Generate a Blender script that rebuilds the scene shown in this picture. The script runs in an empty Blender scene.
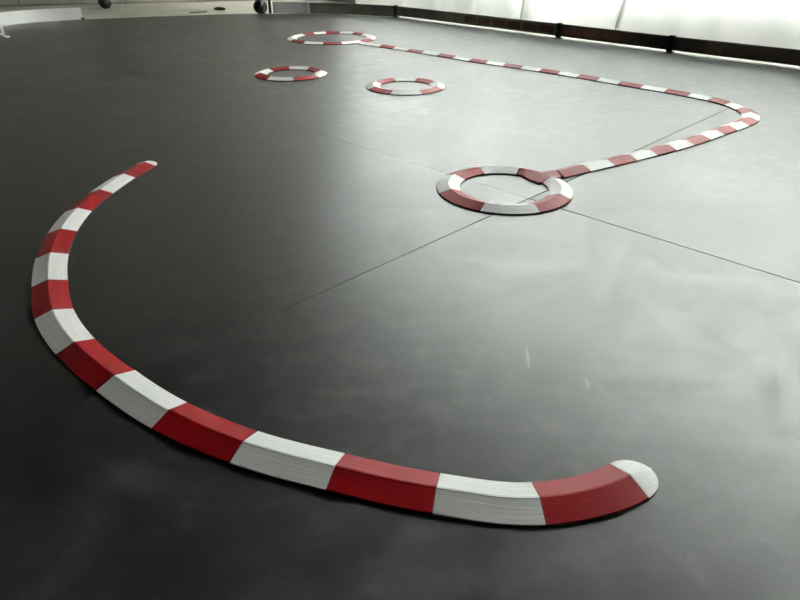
import bpy, bmesh, math, random
from mathutils import Vector
random.seed(7)
C = bpy.context.scene.collection
PI = math.pi

# ---------------------------------------------------------------- materials
def mat(name, col=(.5,.5,.5), rough=.5, metal=0, spec=.5):
    m = bpy.data.materials.new(name); m.use_nodes = True
    b = m.node_tree.nodes['Principled BSDF']
    b.inputs['Base Color'].default_value = (*col, 1)
    b.inputs['Roughness'].default_value = rough
    b.inputs['Metallic'].default_value = metal
    b.inputs['Specular IOR Level'].default_value = spec
    return m, m.node_tree, b

def noise(nt, vec, scale, detail=3, dist=0, rough=.5):
    n = nt.nodes.new('ShaderNodeTexNoise')
    n.inputs['Scale'].default_value = scale; n.inputs['Detail'].default_value = detail
    n.inputs['Distortion'].default_value = dist; n.inputs['Roughness'].default_value = rough
    if vec is not None: nt.links.new(vec, n.inputs['Vector'])
    return n.outputs['Fac']

def ramp(nt, fac, stops):
    r = nt.nodes.new('ShaderNodeValToRGB'); e = r.color_ramp.elements
    while len(e) < len(stops): e.new(.5)
    for k, (p, c) in enumerate(stops):
        e[k].position = p; e[k].color = (*c, 1) if len(c) == 3 else c
    nt.links.new(fac, r.inputs['Fac']); return r.outputs['Color']

def mrange(nt, v, a, b, c, d):
    n = nt.nodes.new('ShaderNodeMapRange')
    for k, x in zip(('From Min','From Max','To Min','To Max'), (a,b,c,d)): n.inputs[k].default_value = x
    nt.links.new(v, n.inputs['Value']); return n.outputs['Result']

def math_(nt, op, a, b=None):
    n = nt.nodes.new('ShaderNodeMath'); n.operation = op
    for k, x in enumerate((a, b)):
        if x is None: continue
        if isinstance(x, (int, float)): n.inputs[k].default_value = x
        else: nt.links.new(x, n.inputs[k])
    return n.outputs[0]

def bump(nt, b, h, strength=.3, dist=.001):
    n = nt.nodes.new('ShaderNodeBump'); n.inputs['Strength'].default_value = strength
    n.inputs['Distance'].default_value = dist
    nt.links.new(h, n.inputs['Height']); nt.links.new(n.outputs[0], b.inputs['Normal'])

def gray(v): return (v, v, v)

def mapped(nt, sc, rot=0):
    g = nt.nodes.new('ShaderNodeNewGeometry'); m = nt.nodes.new('ShaderNodeMapping')
    m.inputs['Scale'].default_value = sc; m.inputs['Rotation'].default_value = (0, 0, rot)
    nt.links.new(g.outputs['Position'], m.inputs['Vector']); return m.outputs[0]

# scuffed charcoal rubber
RUB, nt, b = mat('charcoal_rubber', (.03,.03,.03), .42, 0, .5)
b.inputs['IOR'].default_value = 1.7
pos = mapped(nt, (1,1,1))
n1 = noise(nt, pos, 2.2, 5, .6, .6)
n2 = noise(nt, pos, 17, 7, .4, .66)
n3 = noise(nt, mapped(nt, (1,7,1), .5), 3.5, 5, .8, .6)
mixf = math_(nt, 'ADD', math_(nt, 'MULTIPLY', n1, .3), math_(nt, 'ADD', math_(nt, 'MULTIPLY', n2, .5), math_(nt, 'MULTIPLY', n3, .2)))
col = ramp(nt, mixf, [(.43, (.0035,.0036,.0033)), (.50, (.0100,.0103,.0095)), (.58, (.032,.033,.030))])
SX1, SY1, SA1 = .215, .812, math.radians(84.6)
SX2, SY2, SA2 = .297, .745, math.radians(84.6)
# two pale scratches in the rubber
sep = nt.nodes.new('ShaderNodeSeparateXYZ'); nt.links.new(pos, sep.inputs[0])
def scratch(cx, cy, ang, ln, wd):
    dx = math_(nt, 'SUBTRACT', sep.outputs[0], cx); dy = math_(nt, 'SUBTRACT', sep.outputs[1], cy)
    c, s = math.cos(ang), math.sin(ang)
    a = math_(nt, 'ADD', math_(nt, 'MULTIPLY', dx, c), math_(nt, 'MULTIPLY', dy, s))
    e = math_(nt, 'ADD', math_(nt, 'MULTIPLY', dx, -s), math_(nt, 'MULTIPLY', dy, c))
    r = math_(nt, 'SQRT', math_(nt, 'ADD', math_(nt, 'POWER', math_(nt, 'DIVIDE', a, ln), 2), math_(nt, 'POWER', math_(nt, 'DIVIDE', e, wd), 2)))
    return mrange(nt, r, .3, 1.0, 1.0, 0.0)
s1 = scratch(SX1, SY1, SA1, .042, .0032)
s2 = scratch(SX2, SY2, SA2, .019, .0024)
sc_f = math_(nt, 'MULTIPLY', math_(nt, 'MAXIMUM', s1, s2), .55)
mx = nt.nodes.new('ShaderNodeMix'); mx.data_type = 'RGBA'
nt.links.new(sc_f, mx.inputs['Factor']); nt.links.new(col, mx.inputs['A']); mx.inputs['B'].default_value = (.25,.26,.24,1)
nt.links.new(mx.outputs['Result'], b.inputs['Base Color'])
nt.links.new(mrange(nt, mixf, .42, .58, .345, .445), b.inputs['Roughness'])

def printed(name, col, rough, spec=.5, line=.5):
    m, nt, b = mat(name, col, rough, 0, spec)
    uv = nt.nodes.new('ShaderNodeUVMap'); uv.uv_map = 'UVMap'
    sp = nt.nodes.new('ShaderNodeSeparateXYZ'); nt.links.new(uv.outputs[0], sp.inputs[0])
    # wobble the extrusion lines a little along their length
    nw = noise(nt, uv.outputs[0], 14, 2)
    v = math_(nt, 'ADD', math_(nt, 'MULTIPLY', sp.outputs[1], 2*PI/.0025), math_(nt, 'MULTIPLY', nw, 1.6))
    w = math_(nt, 'SINE', v)
    mp = nt.nodes.new('ShaderNodeMapping'); mp.inputs['Scale'].default_value = (7, 320, 1)
    nt.links.new(uv.outputs[0], mp.inputs[0])
    w2 = noise(nt, mp.outputs[0], 1, 3)
    h = math_(nt, 'ADD', math_(nt, 'MULTIPLY', w, .3), w2)
    bump(nt, b, h, line, .0005)
    c2 = tuple(min(1, x*1.08) for x in col); c1 = tuple(x*.90 for x in col)
    nt.links.new(ramp(nt, w2, [(.3, c1), (.7, c2)]), b.inputs['Base Color'])
    return m
WHITE = printed('white_print', (.92,.92,.89), .42, .4)
RED = printed('red_print', (.165,.0008,.0025), .40, .15)
UNDER, nt, b = mat('matt_black_layer', (.008,.008,.008), .85)  # flat black layer under the coloured pieces, slightly wider than them
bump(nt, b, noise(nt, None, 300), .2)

BEIGE, nt, b = mat('beige_vinyl', (.5,.48,.41), .38, 0, .5)
p = mapped(nt, (1,1,1))
nt.links.new(ramp(nt, noise(nt, p, 3, 5, .4), [(.35, (.62,.60,.51)), (.65, (.78,.76,.66))]), b.inputs['Base Color'])
nt.links.new(mrange(nt, noise(nt, p, 5, 3), .3, .7, .3, .45), b.inputs['Roughness'])

def simple(name, col, rough, metal=0, var=.12, sc=20, spec=.5, bs=0):
    m, nt, b = mat(name, col, rough, metal, spec)
    f = noise(nt, mapped(nt, (1,1,1)), sc, 4)
    nt.links.new(ramp(nt, f, [(.3, tuple(x*(1-var) for x in col)), (.7, tuple(min(1, x*(1+var)) for x in col))]), b.inputs['Base Color'])
    if bs: bump(nt, b, f, bs, .001)
    return m
BOARD = simple('dark_brown_board', (.075,.048,.038), .5, 0, .3, 9)
GREYBOARD = simple('dark_grey_board', (.22,.21,.175), .5, 0, .25, 9)
SLOT = simple('brown_plate', (.15,.06,.03), .45, 0, .3, 30)
PATCH = simple('lighter_brown_patch', (.14,.09,.055), .5, 0, .2, 20)
BLACK = simple('black_plastic', (.008,.007,.009), .35, 0, .2)
STEEL = simple('grey_metal', (.12,.12,.12), .4, .6, .1)
PALE = simple('glossy_white_board', (.90,.90,.87), .2, 0, .05, 6, .6)
SILVER = simple('satin_silver_board', (.82,.83,.80), .25, .3, .08, 8)
TRIM = simple('white_strip', (.88,.88,.85), .25, 0, .03, 10, .6)
TOP = simple('table_board', (.45,.42,.36), .5)
DIRT = simple('dark_scrap', (.05,.045,.03), .8)

WALL, nt, b = mat('panelled_wall', (.52,.50,.44), .6)
f = noise(nt, mapped(nt, (1,1,1)), 4, 4)
nt.links.new(ramp(nt, f, [(.3, (.46,.45,.39)), (.7, (.54,.52,.46))]), b.inputs['Base Color'])
PLAIN = simple('plain_wall', (.25,.24,.22), .7, 0, .05, 3)
DARKTRIM = simple('dark_joint', (.25,.24,.19), .6)

# white translucent fabric
FAB = bpy.data.materials.new('white_fabric'); FAB.use_nodes = True
nt = FAB.node_tree; nt.nodes.remove(nt.nodes['Principled BSDF'])
out = nt.nodes['Material Output']
d = nt.nodes.new('ShaderNodeBsdfDiffuse'); t = nt.nodes.new('ShaderNodeBsdfTranslucent'); mxs = nt.nodes.new('ShaderNodeMixShader')
fp = mapped(nt, (1,1,.35))
fc = ramp(nt, noise(nt, fp, 3, 4, .5), [(.3, (.80,.81,.79)), (.7, (.90,.90,.89))])
nt.links.new(fc, d.inputs['Color']); nt.links.new(fc, t.inputs['Color'])
mxs.inputs[0].default_value = .62
nt.links.new(d.outputs[0], mxs.inputs[1]); nt.links.new(t.outputs[0], mxs.inputs[2]); nt.links.new(mxs.outputs[0], out.inputs[0])
GLASS, nt, b = mat('window_glass', (.9,.95,.95), .02)
b.inputs['Transmission Weight'].default_value = 1.0; b.inputs['IOR'].default_value = 1.05

# ---------------------------------------------------------------- helpers
def tag(o, label=None, cat=None, group=None, kind=None):
    if label: o['label'] = label
    if cat: o['category'] = cat
    if group: o['group'] = group
    if kind: o['kind'] = kind
    return o

def obj(name, bm, m, parent=None, loc=None, smooth=False):
    """link a bmesh whose coordinates are world coordinates (or local to parent) as one object"""
    bmesh.ops.recalc_face_normals(bm, faces=bm.faces)
    me = bpy.data.meshes.new(name)
    if loc is not None: bmesh.ops.translate(bm, verts=bm.verts, vec=-Vector(loc))
    bm.to_mesh(me); bm.free()
    for q in me.polygons: q.use_smooth = smooth
    me.materials.append(m)
    o = bpy.data.objects.new(name, me); C.objects.link(o)
    if parent: o.parent = parent
    if loc is not None: o.location = Vector(loc)
    return o

def empty(name, loc):
    o = bpy.data.objects.new(name, None); C.objects.link(o); o.location = loc; o.empty_display_size = .05
    return o

def part(name, bm, m, root, origin, smooth=False):
    """world-coordinate bmesh as a child of root, with its own origin"""
    off = Vector(root.matrix_basis.translation)
    p = root.parent
    while p is not None:
        off = off + Vector(p.matrix_basis.translation); p = p.parent
    o = obj(name, bm, m, None, origin, smooth)
    o.parent = root; o.location = Vector(origin) - off
    return o

def box(bm, c, s, rz=0, bev=0):
    r = bmesh.ops.create_cube(bm, size=1)
    vs = r['verts']
    for v in vs: v.co = Vector((v.co.x*s[0], v.co.y*s[1], v.co.z*s[2]))
    if bev:
        es = list({e for v in vs for e in v.link_edges})
        rr = bmesh.ops.bevel(bm, geom=es, offset=bev, segments=2, affect='EDGES')
        vs = list({v for v in rr['verts']} | {v for v in vs if v.is_valid})
    ca, sa = math.cos(rz), math.sin(rz)
    for v in vs:
        x, y = v.co.x, v.co.y
        v.co = Vector((x*ca-y*sa+c[0], x*sa+y*ca+c[1], v.co.z+c[2]))

def prism(bm, poly, z0, z1, bev=0):
    a = [bm.verts.new((x, y, z0)) for x, y in poly]; b_ = [bm.verts.new((x, y, z1)) for x, y in poly]
    n = len(poly)
    bm.faces.new(a[::-1]); bm.faces.new(b_)
    for i in range(n): bm.faces.new((a[i], a[(i+1) % n], b_[(i+1) % n], b_[i]))

def cyl(bm, p0, p1, r, n=20):
    p0, p1 = Vector(p0), Vector(p1); d = (p1-p0).normalized()
    a = d.orthogonal().normalized(); c = d.cross(a)
    R = [[bm.verts.new(p+a*math.cos(2*PI*k/n)*r+c*math.sin(2*PI*k/n)*r) for k in range(n)] for p in (p0, p1)]
    bm.faces.new(R[0][::-1]); bm.faces.new(R[1])
    for k in range(n): bm.faces.new((R[0][k], R[0][(k+1) % n], R[1][(k+1) % n], R[1][k]))

# ---------------------------------------------------------------- camera
F_PX = 598.0; YH = -58.0
TH = math.atan((300-YH)/F_PX); H = .6
cam = bpy.data.cameras.new('camera'); cam.sensor_width = 36; cam.lens = 36*F_PX/800; cam.clip_start = .02
co = bpy.data.objects.new('camera', cam); C.objects.link(co); co.location = (0, 0, H)
co.rotation_euler = (PI/2-TH, 0, 0)
bpy.context.scene.camera = co

# ---------------------------------------------------------------- curbs
W = .066; HB = .003; HR = .0138          # width, black layer thickness, crest height

def catmull(P, n=14, after=None):
    P = [Vector(p) for p in P]; Q = [2*P[0]-P[1]] + P + [Vector(after) if after else 2*P[-1]-P[-2]]; out = []
    for i in range(1, len(Q)-2):
        a, b_, c, d_ = Q[i-1:i+3]
        for k in range(n):
            t = k/n
            out.append(.5*((2*b_)+(c-a)*t+(2*a-5*b_+4*c-d_)*t*t+(3*b_-a-3*c+d_)*t**3))
    out.append(P[-1]); return out

def normals(L):
    N = []
    for i in range(len(L)):
        d_ = (L[min(i+1, len(L)-1)]-L[max(i-1, 0)]).normalized(); N.append(Vector((-d_.y, d_.x)))
    return N

# cross section: (offset across / half width, height)
PROF = [(-1, HB), (-.985, HB+.0016), (-.06, HR), (-.05, HR+.0006), (.05, HR+.0006), (.06, HR), (.985, HB+.0016), (1, HB)]

def sweep(bm, L, N, w=W, hs=1.0):
    uvl = bm.loops.layers.uv.new('UVMap')
    rows = []; s = 0; S = []
    for i, (p, n) in enumerate(zip(L, N)):
        if i: s += (p-L[i-1]).length
        S.append(s)
        rows.append([bm.verts.new((p.x+n.x*a*w/2, p.y+n.y*a*w/2, HB+(z-HB)*(hs[i] if isinstance(hs, list) else hs))) for a, z in PROF])
    m = len(PROF)
    for i in range(len(rows)-1):
        for k in range(m-1):
            f = bm.faces.new((rows[i][k], rows[i+1][k], rows[i+1][k+1], rows[i][k+1]))
            for l, (ii, kk) in zip(f.loops, ((i,k),(i+1,k),(i+1,k+1),(i,k+1))): l[uvl].uv = (S[ii], PROF[kk][0]*w/2)
        f = bm.faces.new((rows[i][0], rows[i][-1], rows[i+1][-1], rows[i+1][0]))
    bm.faces.new(rows[0][::-1]); bm.faces.new(rows[-1])

def segment(L, N, colour, root):
    """one printed piece between two joints, trimmed by half a millimetre at each end"""
    L = list(L)
    for e, q in ((0, 1), (-1, -2)):
        d_ = L[q]-L[e]
        L[e] = L[e]+d_.normalized()*min(.0004, d_.length*.4)
    bm = bmesh.new(); sweep(bm, L, N)
    mid = L[len(L)//2]
    o = part(colour+'_segment', bm, RED if colour == 'red' else WHITE, root, (mid.x, mid.y, HB))
    o['label'] = colour+' curb segment'
    return o

def ribbon_underlayer(name, L, root, closed=False, w=W+.0012, caps=(None, None)):
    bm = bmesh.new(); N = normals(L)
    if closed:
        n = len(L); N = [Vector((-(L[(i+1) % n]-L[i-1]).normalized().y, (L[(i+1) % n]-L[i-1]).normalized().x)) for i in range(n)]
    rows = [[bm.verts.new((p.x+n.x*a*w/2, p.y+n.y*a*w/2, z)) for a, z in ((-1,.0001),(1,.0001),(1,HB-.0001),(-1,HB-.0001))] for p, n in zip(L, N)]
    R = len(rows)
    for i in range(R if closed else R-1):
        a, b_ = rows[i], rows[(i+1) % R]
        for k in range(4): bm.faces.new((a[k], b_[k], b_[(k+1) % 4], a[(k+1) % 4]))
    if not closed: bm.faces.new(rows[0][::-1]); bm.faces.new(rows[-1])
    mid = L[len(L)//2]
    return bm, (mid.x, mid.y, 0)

def end_cap(p, d_, root, ln=.041):
    """rounded tail piece falling away from the crest to the rim"""
    bm = bmesh.new(); uvl = bm.loops.layers.uv.new('UVMap')
    n = Vector((-d_.y, d_.x)); rows = []; K = 12
    for i in range(K):
        a = math.sin(i/K*PI/2)*.999; hw = math.sqrt(max(0, 1-a*a)); hs = 1-.85*a**1.8
        q = p+d_*(.0004+a*ln)
        rows.append([bm.verts.new((q.x+n.x*c*hw*W/2, q.y+n.y*c*hw*W/2, HB+((z-HB)*(1-a)+(HR-HB)*.92*math.sqrt(max(0, 1-c*c))*a)*hs)) for c, z in PROF])
    tip = p+d_*ln; tv = bm.verts.new((tip.x, tip.y, HB+.0008))
    m = len(PROF)
    for i in range(K-1):
        for k in range(m-1):
            f = bm.faces.new((rows[i][k], rows[i+1][k], rows[i+1][k+1], rows[i][k+1]))
            for l in f.loops: v = l.vert.co; l[uvl].uv = ((v.xy-p).dot(d_), (v.xy-p).dot(n))
        bm.faces.new((rows[i][0], rows[i][-1], rows[i+1][-1], rows[i+1][0]))
    for k in range(m-1):
        f = bm.faces.new((rows[-1][k], tv, rows[-1][k+1]))
    bm.faces.new((rows[-1][0], rows[-1][-1], tv)); bm.faces.new(rows[0][::-1])
    o = part('end_cap', bm, WHITE, root, (p.x, p.y, HB)); o['label'] = 'rounded white end cap'

def cap_pad(bm, p, d_, ln=.041):
    n = Vector((-d_.y, d_.x)); pts = []
    for k in range(13):
        a = -PI/2+PI*k/12
        q = p+d_*(math.cos(a)*(ln+.0006))+n*(math.sin(a)*(W/2+.0006)); pts.append((q.x, q.y))
    prism(bm, pts, .0001, HB-.0001)

# -- the long curved curb in the foreground: joint centres on the mat
J = [(-.799,1.826),(-.819,1.715),(-.833,1.583),(-.834,1.450),(-.813,1.318),(-.774,1.191),(-.717,1.067),(-.650,.951),
     (-.560,.845),(-.453,.753),(-.340,.671),(-.216,.607),(-.085,.562),(.046,.526),(.173,.510),(.2965,.5465)]
J = [(x*.9935, y*.9935) for x, y in J]      # feet of the slopes sit 4 mm above the mat
NS = 14
L = catmull(J, NS, (.398, .640)); N = normals(L)
root = empty('curved_curb', (J[8][0], J[8][1], 0))
tag(root, 'long S-curving red and white striped curb in the foreground with rounded white ends', 'track curb')
bm, og = ribbon_underlayer('underlayer', L, root)
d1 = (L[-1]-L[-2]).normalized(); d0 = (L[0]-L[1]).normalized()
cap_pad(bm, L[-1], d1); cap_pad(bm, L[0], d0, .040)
o = part('underlayer', bm, UNDER, root, og); o['label'] = 'thin black layer'
for k in range(15):
    segment(L[k*NS:(k+1)*NS+1], N[k*NS:(k+1)*NS+1], 'red' if k % 2 == 0 else 'white', root)
end_cap(L[-1], d1, root); end_cap(L[0], d0, root, .040)

def arc(c, r, a0, a1, n=14):
    return [Vector((c[0]+r*math.cos(math.radians(a0+(a1-a0)*k/n)), c[1]+r*math.sin(math.radians(a0+(a1-a0)*k/n)))) for k in range(n+1)]
def arc_normals(c, L): return [(Vector(c)-p).normalized()*1.0 for p in L]

def loop_segments(c, r, joints, root):
    for a0, a1, colr in joints:
        Lq = arc(c, r, a0, a1); segment(Lq, arc_normals(c, Lq), colr, root)

RC = .157
def ring(cx, cy, start, label):
    root = empty('curb_ring', (cx, cy, 0)); tag(root, label, 'track curb ring', 'small free-standing striped rings')
    Lq = arc((cx, cy), RC, 0, 360, 96)[:-1]
    bm, _ = ribbon_underlayer('underlayer', Lq, root, closed=True)
    o = part('underlayer', bm, UNDER, root, (cx, cy, 0)); o['label'] = 'thin black layer'
    loop_segments((cx, cy), RC, [(start-45*k, start-45*(k+1), 'red' if k % 2 == 0 else 'white') for k in range(8)], root)
ring(-.575, 3.325, 148, 'small red and white ring lying alone on the mat, left of the other small ring')
ring(.027, 3.005, 158, 'small red and white ring lying alone on the mat, nearer and right of its twin')

# -- the divider: two loops joined by a bent run of pieces
NC = (.294, 1.614); FC = (-.492, 4.69); RF = .286
root = empty('track_divider', (.9, 2.6, 0))
tag(root, 'long bent red and white curb run ending in a loop at each end', 'track divider')
def loop(name, c, r, joints, label, gap=None):
    if gap: Lq = arc(c, r, gap[0], gap[1], 96); bm, _ = ribbon_underlayer(name, Lq, root)
    else: Lq = arc(c, r, 0, 360, 96)[:-1]; bm, _ = ribbon_underlayer(name, Lq, root, closed=True)
    lp = part(name, bm, UNDER, root, (c[0], c[1], 0)); lp['label'] = label
    loop_segments(c, r, joints, lp); return lp
JA = 35
nl = loop('curb_loop', NC, RC, [(193, 147, 'white'), (147, 109, 'red'), (109, 65, 'white'), (65, JA+12.5, 'red'),
     (JA-12.5, -28, 'white'), (-28, -69, 'red'), (-69, -117, 'white'), (-117, -167, 'red')],
     'near loop of eight red and white pieces', gap=(JA+12, JA-12+360))
fl = loop('curb_loop', FC, RF, [(147,126,'red'),(126,105,'white'),(105,83,'red'),(83,60,'white'),(60,38,'red'),(38,11,'white'),(11,-17,'white'),
     (-17,-43,'red'),(-43,-72,'white'),(-72,-96,'red'),(-96,-123,'white'),(-123,-151,'red'),(-151,-182,'white'),(-182,-213,'white')],
     'far loop, the wider of the two')
S = [(.470,1.729),(.563,1.786),(.652,1.838),(.738,1.890),(.822,1.942),(.905,1.998),(.988,2.055),(1.071,2.118),(1.150,2.182),
     (1.226,2.243),(1.300,2.303),(1.366,2.368),(1.409,2.447),(1.424,2.533),(1.413,2.625),(1.378,2.715),(1.318,2.801),
     (1.245,2.889),(1.166,2.979),(1.086,3.068),(1.008,3.156),(.929,3.244),(.849,3.331),(.767,3.411),(.682,3.490),
     (.597,3.571),(.510,3.652),(.422,3.736),(.336,3.828),(.248,3.925),(.157,4.021),(.065,4.112),(-.026,4.203),(-.118,4.293),(-.190,4.358),(-.262,4.423)]
LS = catmull(S, 10); NSn = normals(LS)
bm, og = ribbon_underlayer('curb_run', LS, root)
run = part('curb_run', bm, UNDER, root, og); run['label'] = 'bent run of red and white pieces between the loops'
for k in range(len(S)-2):
    e = k*10+11 if k < len(S)-3 else len(LS)
    segment(LS[k*10:e], NSn[k*10:e], 'red' if k % 2 == 0 else 'white', run)
# red three-way piece where the run meets the near loop, a little proud of its neighbours
ja = math.radians(JA); dj = Vector((math.cos(ja), math.sin(ja))); nj = Vector((-dj.y, dj.x))
def tri(x): return max(0, 1-abs(x)/(W/2))
bm = bmesh.new(); NA, NL = 26, 16; top = []; bot = []
r_end = (Vector(S[0])-Vector(NC)).length-.0022
for a_ in range(NA+1):
    rt, rb = [], []
    for l_ in range(NL+1):
        lat = (l_/NL-.5)*W
        x0 = RC-W/2-.017+.006*abs(lat)/(W/2); x = x0+(r_end-x0)*a_/NA
        r_ = math.hypot(x, lat)
        hgt = max((x-x0)/(RC-x0) if x < RC else tri(r_-RC), tri(lat) if x > RC else 0)
        q = Vector(NC)+dj*x+nj*lat
        rt.append(bm.verts.new((q.x, q.y, HB+.0022+(HR-HB-.001)*hgt))); rb.append(bm.verts.new((q.x, q.y, HB)))
    top.append(rt); bot.append(rb)
for a_ in range(NA):
    for l_ in range(NL):
        bm.faces.new((top[a_][l_], top[a_+1][l_], top[a_+1][l_+1], top[a_][l_+1])); bm.faces.new((bot[a_][l_], bot[a_][l_+1], bot[a_+1][l_+1], bot[a_+1][l_]))
    for l_ in (0, NL): bm.faces.new((top[a_][l_], top[a_+1][l_], bot[a_+1][l_], bot[a_][l_]))
for a_ in (0, NA):
    for l_ in range(NL): bm.faces.new((top[a_][l_], top[a_][l_+1], bot[a_][l_+1], bot[a_][l_]))
uvl = bm.loops.layers.uv.new('UVMap')
for f in bm.faces:
    for l in f.loops:
        v = l.vert.co.xy-Vector(NC); l[uvl].uv = (v.dot(dj), v.dot(nj))
P0 = Vector(NC)+dj*(RC-W/2-.0165)
o = part('junction_segment', bm, RED, root, (P0.x, P0.y, HB)); o['label'] = 'red three-way joining piece'
Lj = [P0+(Vector(S[0])-P0)*k/10 for k in range(11)]
bm, og = ribbon_underlayer('x', Lj, root); o = part('junction_underlayer', bm, UNDER, root, og)

# ---------------------------------------------------------------- rubber mats
outline = [(-3.45,-1.5),(4.6,-1.5),(4.6,.75),(2.185,3.449),(-.037,6.1),(-.53,6.363),(-.978,6.455),(-1.565,6.438),(-2.34,6.165),
           (-2.878,5.93),(-3.153,5.72),(-3.25,5.56),(-3.31,5.375),(-3.45,4.9)]
def clip(poly, a, b_, c):            # keep a x + b y >= c
    out = []
    for i in range(len(poly)):
        p, q = poly[i], poly[(i+1) % len(poly)]
        fp, fq = a*p[0]+b_*p[1]-c, a*q[0]+b_*q[1]-c
        if fp >= 0: out.append(p)
        if (fp >= 0) != (fq >= 0):
            t_ = fp/(fp-fq); out.append((p[0]+(q[0]-p[0])*t_, p[1]+(q[1]-p[1])*t_))
    return out
MT = .010
def rubber_mat(clips, label):
    poly = outline
    for c in clips: poly = clip(poly, *c)
    cx = sum(p[0] for p in poly)/len(poly); cy = sum(p[1] for p in poly)/len(poly)
    bm = bmesh.new(); prism(bm, poly, -MT, 0)
    o = obj('rubber_mat', bm, RUB, None, (cx, cy, -MT)); tag(o, label, 'mat', 'dark rubber mats of the track surface')
# u = x+y runs along the oblique seams, w = y-x across them
g = .0028; tg = .0006
U1, U2, WA, WF, WE = 1.892, 4.07, 1.188, 3.80, 5.04
def ulo(c, g_): return (1, 1, c+g_)
def uhi(c, g_): return (-1, -1, -(c-g_))
def wlo(c, g_): return (-1, 1, c+g_)
def whi(c, g_): return (1, -1, -(c-g_))
# the front-left mat's edge leaves the seam gradually: a wedge-shaped gap closing at u = .35
def wedge(u0, w0, u1, w1):
    # points (u,w) -> keep larger w
    k = (w1-w0)/(u1-u0)              # w - k u >= w0 - k u0
    return (-1-k, 1-k, w0-k*u0)
rubber_mat([uhi(U1, .0008), wlo(WA, .0001), wedge(.60, WA+.0004, U1, WA+.0055)], 'dark grey rubber mat under the curved curb and the dark left side of the floor')
rubber_mat([uhi(U1, g), whi(WA, .0001)], 'grey rubber mat in the near right corner, right of the front oblique seam')
rubber_mat([ulo(U1, g), uhi(U2, tg), whi(WA, g)], 'rubber mat behind the long right-hand seam, bearing the lower stretch of the bent curb run')
rubber_mat([ulo(U1, .0008), uhi(U2, tg), wlo(WA, g), whi(WF, tg)], 'rubber mat in the middle, between the near loop and the small rings')
rubber_mat([ulo(U1, .0002), uhi(U2, tg), wlo(WF, tg)], 'dark rubber mat at far left, reaching towards the pale curved barrier')
rubber_mat([ulo(U2, tg), whi(WF, tg)], 'rubber mat along the dark brown board, right of the faint far seam')
rubber_mat([ulo(U2, tg), wlo(WF, tg), whi(WE, tg)], 'narrow rubber mat at the far edge, just behind the far loop')
rubber_mat([ulo(U2, tg), wlo(WE, tg)], 'farthest rubber mat, beside the black caster and silver board')

# ---------------------------------------------------------------- setting
bm = bmesh.new(); box(bm, (0, 3, -MT-.05), (22, 22, .1))
tag(obj('floor', bm, BEIGE, None, (0, 3, -MT-.1)), kind='structure')

Fa = Vector((2.185, 3.449)); Fb = Vector((-.037, 6.1)); dF = (Fb-Fa).normalized(); nF = Vector((-dF.y, dF.x))
if nF.x < 0: nF = -nF
def fpt(s, off): q = Fb+dF*s+nF*off; return (q.x, q.y)      # s metres left of the corner post, off metres behind the board
angF = math.atan2(dF.y, dF.x)
RH = 4.3; FZ = -MT
def wallbox(bm, s0, s1, z0, z1, off, th):
    a = fpt((s0+s1)/2, off+th/2); box(bm, (a[0], a[1], (z0+z1)/2), (abs(s1-s0), th, z1-z0), angF)
WO = .62
bm = bmesh.new()
wallbox(bm, -9.2, 2.33, 3.3, RH, WO, .2); wallbox(bm, -9.2, 2.33, FZ, .36, WO, .2)
wallbox(bm, -9.2, -8.65, .36, 3.3, WO, .2); wallbox(bm, 1.9, 2.33, .36, 3.3, WO, .2)
a = fpt(-3, WO); tag(obj('wall_right', bm, PLAIN, None, (a[0], a[1], FZ)), kind='structure')
k = 0
wn = 0
s = -8.65
while s < 1.6:
    wn += 1; e = s+2.11
    a = fpt((s+e)/2, WO+.1)
    bm = bmesh.new()
    for z in (.36+.03, 3.3-.03): wallbox(bm, s, e, z-.03, z+.03, WO+.07, .06)
    for q in (s+.03, e-.03): wallbox(bm, q-.03, q+.03, .42, 3.24, WO+.07, .06)
    w = obj('window_%d' % wn, bm, TRIM, None, (a[0], a[1], .36)); tag(w, kind='structure')
    bm = bmesh.new(); wallbox(bm, s+.06, e-.06, .42, 3.24, WO+.095, .006)
    part('pane', bm, GLASS, w, (a[0], a[1], .42))
    s = e
# back wall with panel joints, left wall
B0 = Vector((-1.05, 8.298)); B1 = Vector((-6.9, 6.578)); dB = (B1-B0).normalized(); nB = Vector((dB.y, -dB.x))
if nB.y < 0: nB = -nB
angB = math.atan2(dB.y, dB.x)
def bw(bm, s0, s1, z0, z1, off, th):
    q = B0+dB*((s0+s1)/2)+nB*(off+th/2); box(bm, (q.x, q.y, (z0+z1)/2), (abs(s1-s0), th, z1-z0), angB)
bm = bmesh.new(); bw(bm, -.1, 6.2, FZ, RH, 0, .15)
tag(obj('wall_back', bm, WALL, None, (-4, 7.43, FZ)), kind='structure')
bm = bmesh.new(); bw(bm, .0, 6.05, FZ, FZ+.018, -.012, .012)
tag(obj('baseboard_back', bm, DARKTRIM, None, (-4, 7.43, FZ)), kind='structure')
bm = bmesh.new()
for q in (1.1, 2.2, 3.3, 4.4, 5.5): bw(bm, q-.007, q+.007, FZ+.018, RH, -.006, .006)
tag(obj('trim_1', bm, DARKTRIM, None, (-4, 7.43, FZ)), kind='structure')
bm = bmesh.new(); box(bm, (-6.98, 2, (RH+FZ)/2), (.15, 9.4, RH-FZ))
tag(obj('wall_left', bm, PLAIN, None, (-6.98, 2, FZ)), kind='structure')

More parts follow.
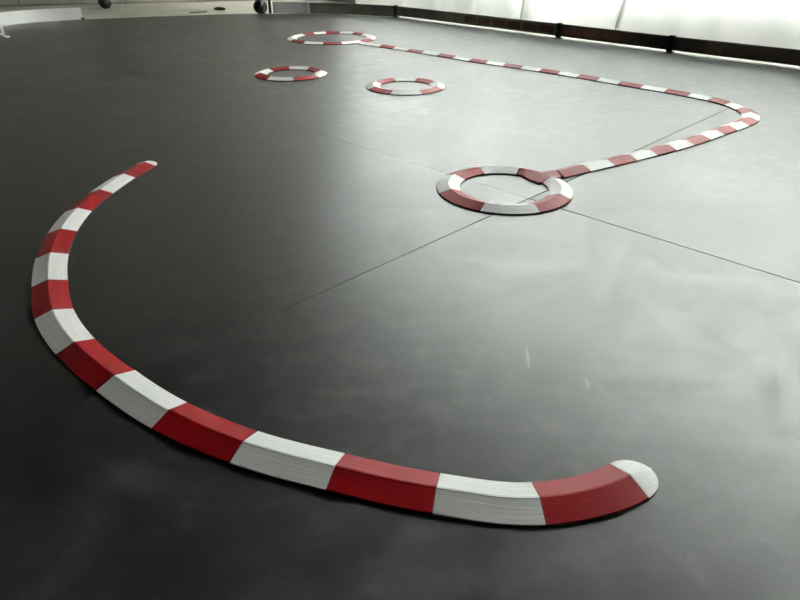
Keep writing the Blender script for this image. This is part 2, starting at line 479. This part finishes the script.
# ---------------------------------------------------------------- fence of low boards
def post_at(px, name_loc, label, h=.103, w=.034):
    r = empty('fence_post', (px[0], px[1], 0))
    tag(r, label, 'fence post', 'black clamp posts of the low board fence')
    bm = bmesh.new(); box(bm, (px[0], px[1], h/2+.0005), (w, .028, h-.001), angF, .003)
    part('post', bm, BLACK, r, (px[0], px[1], 0))
    bm = bmesh.new(); box(bm, (px[0], px[1], .0035), (w*1.3, .06, .006), angF, .001)
    part('foot_plate', bm, BLACK, r, (px[0], px[1], 0))
Z0, Z1 = .018, .097
def on_line(t): return Fb+(Fa-Fb)*t
P673 = Vector((1.695, 4.034)); P565 = Vector((1.145, 4.69))
Pfar = Vector((3.6, 1.87))
def board(p, q, label, m, th=.018, trim=.0185):
    d_ = (q-p).normalized(); p = p+d_*trim; q = q-d_*trim; c = (p+q)/2; a_ = math.atan2(d_.y, d_.x)
    bm = bmesh.new(); box(bm, (c.x, c.y, (Z0+Z1)/2), ((q-p).length, th, Z1-Z0), a_, .002)
    r = empty('fence_board', (c.x, c.y, Z0)); tag(r, label, 'fence board')
    part('board', bm, m, r, (c.x, c.y, Z0))
    return r, p, q, d_
for px, lb in ((P673, 'black clamp post in the dark brown fence, the rightmost one'),
               (P565, 'black clamp post in the middle of the row of brown plates'),
               (Fb, 'black clamp post at the corner where the board fence starts to bend')):
    post_at(px, None, lb)
RIGHT = board(Pfar, P673, 'dark brown fence board, rightmost and nearest of the low boards', BOARD)
MID = board(P673, P565, 'short dark brown fence board between two close black posts', BOARD)
r, p, q, d_ = board(P565, Fb, 'long fence board carrying a row of small brown plates', GREYBOARD)
nn = Vector((-d_.y, d_.x)); nn = nn if nn.y < 0 else -nn
def plates(r, p, d_, s0, n, m, wd=.132, ht=.046, th=.003, lb='small reddish brown plate'):
    for k in range(n):
        c = p+d_*(s0+.155*k)+nn*(.009+th/2+.0002); a_ = math.atan2(d_.y, d_.x)
        bm = bmesh.new(); box(bm, (c.x, c.y, .058), (wd, th, ht), a_, .0008)
        o = part('plate', bm, m, r, (c.x, c.y, .058)); o['label'] = lb
plates(r, p, d_, .085, 6, SLOT)
r2, p2, q2, d2 = MID; plates(r2, q2, -d2, .10, 3, SLOT)
r3, p3, q3, d3 = RIGHT; plates(r3, q3, -d3, .255, 1, PATCH, .095, .076, .002, 'lighter brown patch')
# curved continuation past the corner
def curved_board(name, pts, th, z0, z1, m, label, cat, n=10):
    Lc = catmull(pts, n); Nn = normals(Lc)
    bm = bmesh.new()
    rows = [[bm.verts.new((p.x+q.x*a_*th/2, p.y+q.y*a_*th/2, z)) for a_, z in ((-1,z0),(1,z0),(1,z1),(-1,z1))] for p, q in zip(Lc, Nn)]
    for i in range(len(rows)-1):
        for k in range(4): bm.faces.new((rows[i][k], rows[i+1][k], rows[i+1][(k+1) % 4], rows[i][(k+1) % 4]))
    bm.faces.new(rows[0][::-1]); bm.faces.new(rows[-1])
    mid = Lc[len(Lc)//2]
    o = obj(name, bm, m, None, (mid.x, mid.y, z0)); 
    if label: tag(o, label, cat)
    return o
c0 = Fb+Vector((-.0175, .0085))
curved_board('fence_board', [c0, (-.30,6.25), (-.55,6.37), (-.88,6.455)], .012, .002, .097, GREYBOARD,
             'bent dark grey fence board between the corner post and the silver board', 'fence board')
curved_board('bright_gap_strip', [tuple(Pfar+nF*.065), tuple(P673+nF*.065), tuple(P565+nF*.065), tuple(Fb+nF*.065)], .085, -.0098, .001, TRIM,
             'added white strip standing in for daylight on the floor under the raised brown boards', 'added bright strip')  # white strip added to brighten the gap, in place of daylit floor
curved_board('fence_board', [(-.895,6.462), (-1.05,6.475), (-1.24,6.47)], .008, .001, .10, SILVER,
             'short silvery fence board right of the black caster', 'fence board')
r = empty('fence_post', (-1.27, 6.47, 0)); tag(r, 'thin dark grey post beside the black caster, ending the silvery board', 'fence post')
bm = bmesh.new(); box(bm, (-1.27, 6.47, .0785), (.024, .024, .155), 0, .002); part('post', bm, STEEL, r, (-1.27, 6.47, 0))
bm = bmesh.new(); box(bm, (-1.225, 6.455, .137), (.06, .03, .018), 0, .002); part('clamp', bm, BLACK, r, (-1.225, 6.455, .13))
bm = bmesh.new(); box(bm, (-.887, 6.442, .05), (.022, .012, .095), -.15, .002)
r = empty('joining_clip', (-.887, 6.442, 0)); part('clip', bm, PALE, r, (-.887, 6.442, 0)); tag(r, 'narrow white upright clip between the silvery and the dark grey bent board', 'clip')
# pale curved barrier on the left, with its bracket
r = empty('curved_barrier', (-3.2, 5.6, -MT)); tag(r, 'glossy white curved barrier strip standing at the far left edge of the mats', 'barrier')
bmo = curved_board('board', [(-2.865,5.945),(-3.03,5.855),(-3.175,5.74),(-3.275,5.58),(-3.33,5.38),(-3.36,5.1),(-3.40,4.6),(-3.42,4.1)], .006, .0005, .098, PALE, None, None)
bmo.location = bmo.location-r.location; bmo.parent = r
bm = bmesh.new()
box(bm, (-3.01, 4.925, .048), (.016, .016, .095), -.6, .001); box(bm, (-3.105, 5.02, .0045), (.74, .03, .008), -.87, .001)
o = part('bracket', bm, PALE, r, (-3.1, 5, 0)); o['label'] = 'white angle bracket with a foot'
bm = bmesh.new(); box(bm, (-2.863, 5.935, .0085), (.022, .022, .016), .5, .002); part('end_clip', bm, BLACK, r, (-2.863, 5.935, 0))

# ---------------------------------------------------------------- rolling table
def table():
    P = Vector((-3.13, 7.06)); Q = Vector((-1.372, 6.52)); d_ = (Q-P).normalized(); n = Vector((-d_.y, d_.x))
    a_ = math.atan2(d_.y, d_.x); dep = .56
    cz = (P+Q)/2+n*dep/2
    r = empty('rolling_table', (cz.x, cz.y, FZ)); tag(r, 'table against the back wall, standing on two black caster wheels', 'table')
    bm = bmesh.new(); box(bm, (cz.x, cz.y, .735), ((Q-P).length+.12, dep+.1, .03), a_, .004); part('tabletop', bm, TOP, r, (cz.x, cz.y, .72))
    bm = bmesh.new(); box(bm, (cz.x, cz.y, .69), ((Q-P).length, dep, .05), a_, .003); part('apron', bm, STEEL, r, (cz.x, cz.y, .67))
    for i, (c, zb) in enumerate(((P, FZ), (Q, FZ))):
        bm = bmesh.new(); box(bm, (c.x, c.y, (.67+zb+.16)/2), (.035, .035, .67-zb-.16), a_, .002); lg = part('leg', bm, STEEL, r, (c.x, c.y, zb+.15))
        bm = bmesh.new()
        ax = Vector((d_.x*.7-n.x*.7, d_.y*.7-n.y*.7)).normalized(); wz = zb+.0645
        for sgn in (-1, 1):
            cyl(bm, (c.x+ax.x*.006*sgn, c.y+ax.y*.006*sgn, wz), (c.x+ax.x*.027*sgn, c.y+ax.y*.027*sgn, wz), .064, 28)
        bmesh.ops.bevel(bm, geom=[e for e in bm.edges if e.calc_face_angle(0) > 1], offset=.010, segments=3, affect='EDGES')
        w = part('caster', bm, BLACK, r, (c.x, c.y, zb), True); w['label'] = 'black twin caster wheel'
        bm = bmesh.new(); box(bm, (c.x, c.y, zb+.105), (.05, .012, .10), math.atan2(ax.y, ax.x)+PI/2, .003)
        cyl(bm, (c.x-ax.x*.03, c.y-ax.y*.03, wz), (c.x+ax.x*.03, c.y+ax.y*.03, wz), .008)
        cyl(bm, (c.x, c.y, zb+.13), (c.x, c.y, zb+.162), .014); part('fork', bm, BLACK, w, (c.x, c.y, zb+.1))
table()

# ---------------------------------------------------------------- small things on the beige floor
bm = bmesh.new(); bmesh.ops.create_icosphere(bm, subdivisions=3, radius=1)
for v in bm.verts:
    v.co *= 1+.25*math.sin(v.co.x*3+v.co.y*5)*math.cos(v.co.z*4)
    v.co = Vector((v.co.x*.055-1.87, v.co.y*.035+6.88, max(v.co.z*.018+FZ+.0135, FZ+.0002)))
tag(obj('scrap', bm, DIRT, None, (-1.87, 6.88, FZ), True), 'small dark scrap lying on the beige floor left of the black caster', 'scrap')
bm = bmesh.new()
prev = None
pts = catmull([(-1.955,6.70),(-2.03,6.62),(-1.93,6.78)][:2]+[(-2.10,6.58)], 8)
for a_, b_ in zip(pts[:-1], pts[1:]): cyl(bm, (a_.x, a_.y, FZ+.0045), (b_.x, b_.y, FZ+.0045), .004, 8)
tag(obj('cord', bm, DIRT, None, (-2.0, 6.64, FZ), True), 'short thin cord lying on the beige floor at the mat edge', 'cord')

# ---------------------------------------------------------------- white curtains behind the fence
def curtain(s0, s1, off, slant0, slant1, seed, label, amp=.045, zb=.012, folds=None):
    rnd = random.Random(seed); wd = abs(s1-s0); NX = int(wd/.02); NZ = 50
    comps = [(rnd.uniform(8, 30), rnd.uniform(0, 6.28), rnd.uniform(.3, 1)*amp*.5, rnd.uniform(-.6, .6)) for _ in range(4)]
    bm = bmesh.new(); rows = []
    for j in range(NZ+1):
        z = zb+(3.48-zb)*(j/NZ)**1.4; row = []
        sl0 = slant0*z; sl1 = slant1*z
        for i in range(NX+1):
            u = i/NX; s_ = (s0+sl0)*(1-u)+(s1+sl1)*u
            o_ = off
            for f_, ph, am, tl in comps:
                o_ += am*math.sin(f_*s_+ph+tl*z)*(.6+.4*min(1, z/1.2))*min(1, 12/f_)
            o_ += .012*math.exp(-((z-.25)/.12)**2)*math.sin(s_*3+seed)      # slack near the hem
            q = fpt(s_, o_); row.append(bm.verts.new((q[0], q[1], z)))
        rows.append(row)
    hems = [[Vector(rows[j][i].co) for j in range(NZ+1)] for i in (0, 1, -2, -1)]
    for j in range(NZ):
        for i in range(NX): bm.faces.new((rows[j][i], rows[j][i+1], rows[j+1][i+1], rows[j+1][i]))
    c = fpt((s0+s1)/2, off)
    o = obj('curtain', bm, FAB, None, (c[0], c[1], zb), True)
    tag(o, label, 'curtain', 'white curtains hung behind the fence')
    for A_, B_ in ((hems[0], hems[1]), (hems[3], hems[2])):
        bm = bmesh.new(); tr = []
        for v0, v1 in zip(A_, B_):
            e = (v1-v0); e = e.normalized()*.016; f_ = Vector((-nF.x, -nF.y, 0))*.003
            tr.append((bm.verts.new(v0+f_), bm.verts.new(v0+e+f_), bm.verts.new(v0+e-f_*.3), bm.verts.new(v0-f_*.3)))
        for k in range(len(tr)-1):
            for i in range(4): bm.faces.new((tr[k][i], tr[k+1][i], tr[k+1][(i+1) % 4], tr[k][(i+1) % 4]))
        h_ = obj('hem', bm, FAB, None, tuple(A_[0])); h_.parent = o; h_.location = Vector(A_[0])-Vector(o.location)
curtain(1.15, -1.25, .40, .27, -.12, 3, 'white curtain at the far left end of the row, with soft vertical folds')
curtain(-1.17, -2.07, .34, -.12, -.22, 8, 'narrow white curtain panel in the middle, one edge hanging aslant', zb=.014)
curtain(-2.02, -8.9, .43, -.22, .0, 5, 'wide white curtain filling the right side behind the dark brown board')
# rail the curtains hang from
bm = bmesh.new(); a = fpt(1.3, .39); c = fpt(-9, .39); cyl(bm, (a[0], a[1], 3.5), (c[0], c[1], 3.5), .014)
m_ = fpt(-4, .39); o = obj('curtain_rail', bm, STEEL, None, (m_[0], m_[1], 3.5), True); tag(o, 'grey metal rail carrying the white curtains', 'curtain rail')
bm = bmesh.new()

# ---------------------------------------------------------------- light
sc = bpy.context.scene
w = bpy.data.worlds.new('hall'); sc.world = w; w.use_nodes = True
w.node_tree.nodes['Background'].inputs[0].default_value = (1,.99,.92,1)
w.node_tree.nodes['Background'].inputs[1].default_value = .015
ld = bpy.data.lights.new('daylight', 'AREA'); ld.shape = 'RECTANGLE'; ld.size = 10.5; ld.size_y = 2.5; ld.energy = 3950; ld.color = (1,.995,.955)
lo = bpy.data.objects.new('daylight', ld); C.objects.link(lo)
a = fpt(-3.7, WO+1.0); lo.location = (a[0], a[1], 2.3)
lo.rotation_euler = Vector((nF.x, nF.y, 0)).to_track_quat('Z', 'Y').to_euler()
vs = sc.view_settings; vs.view_transform = 'Standard'; vs.look = 'None'; vs.exposure = 0; vs.gamma = 1; vs.use_curve_mapping = False
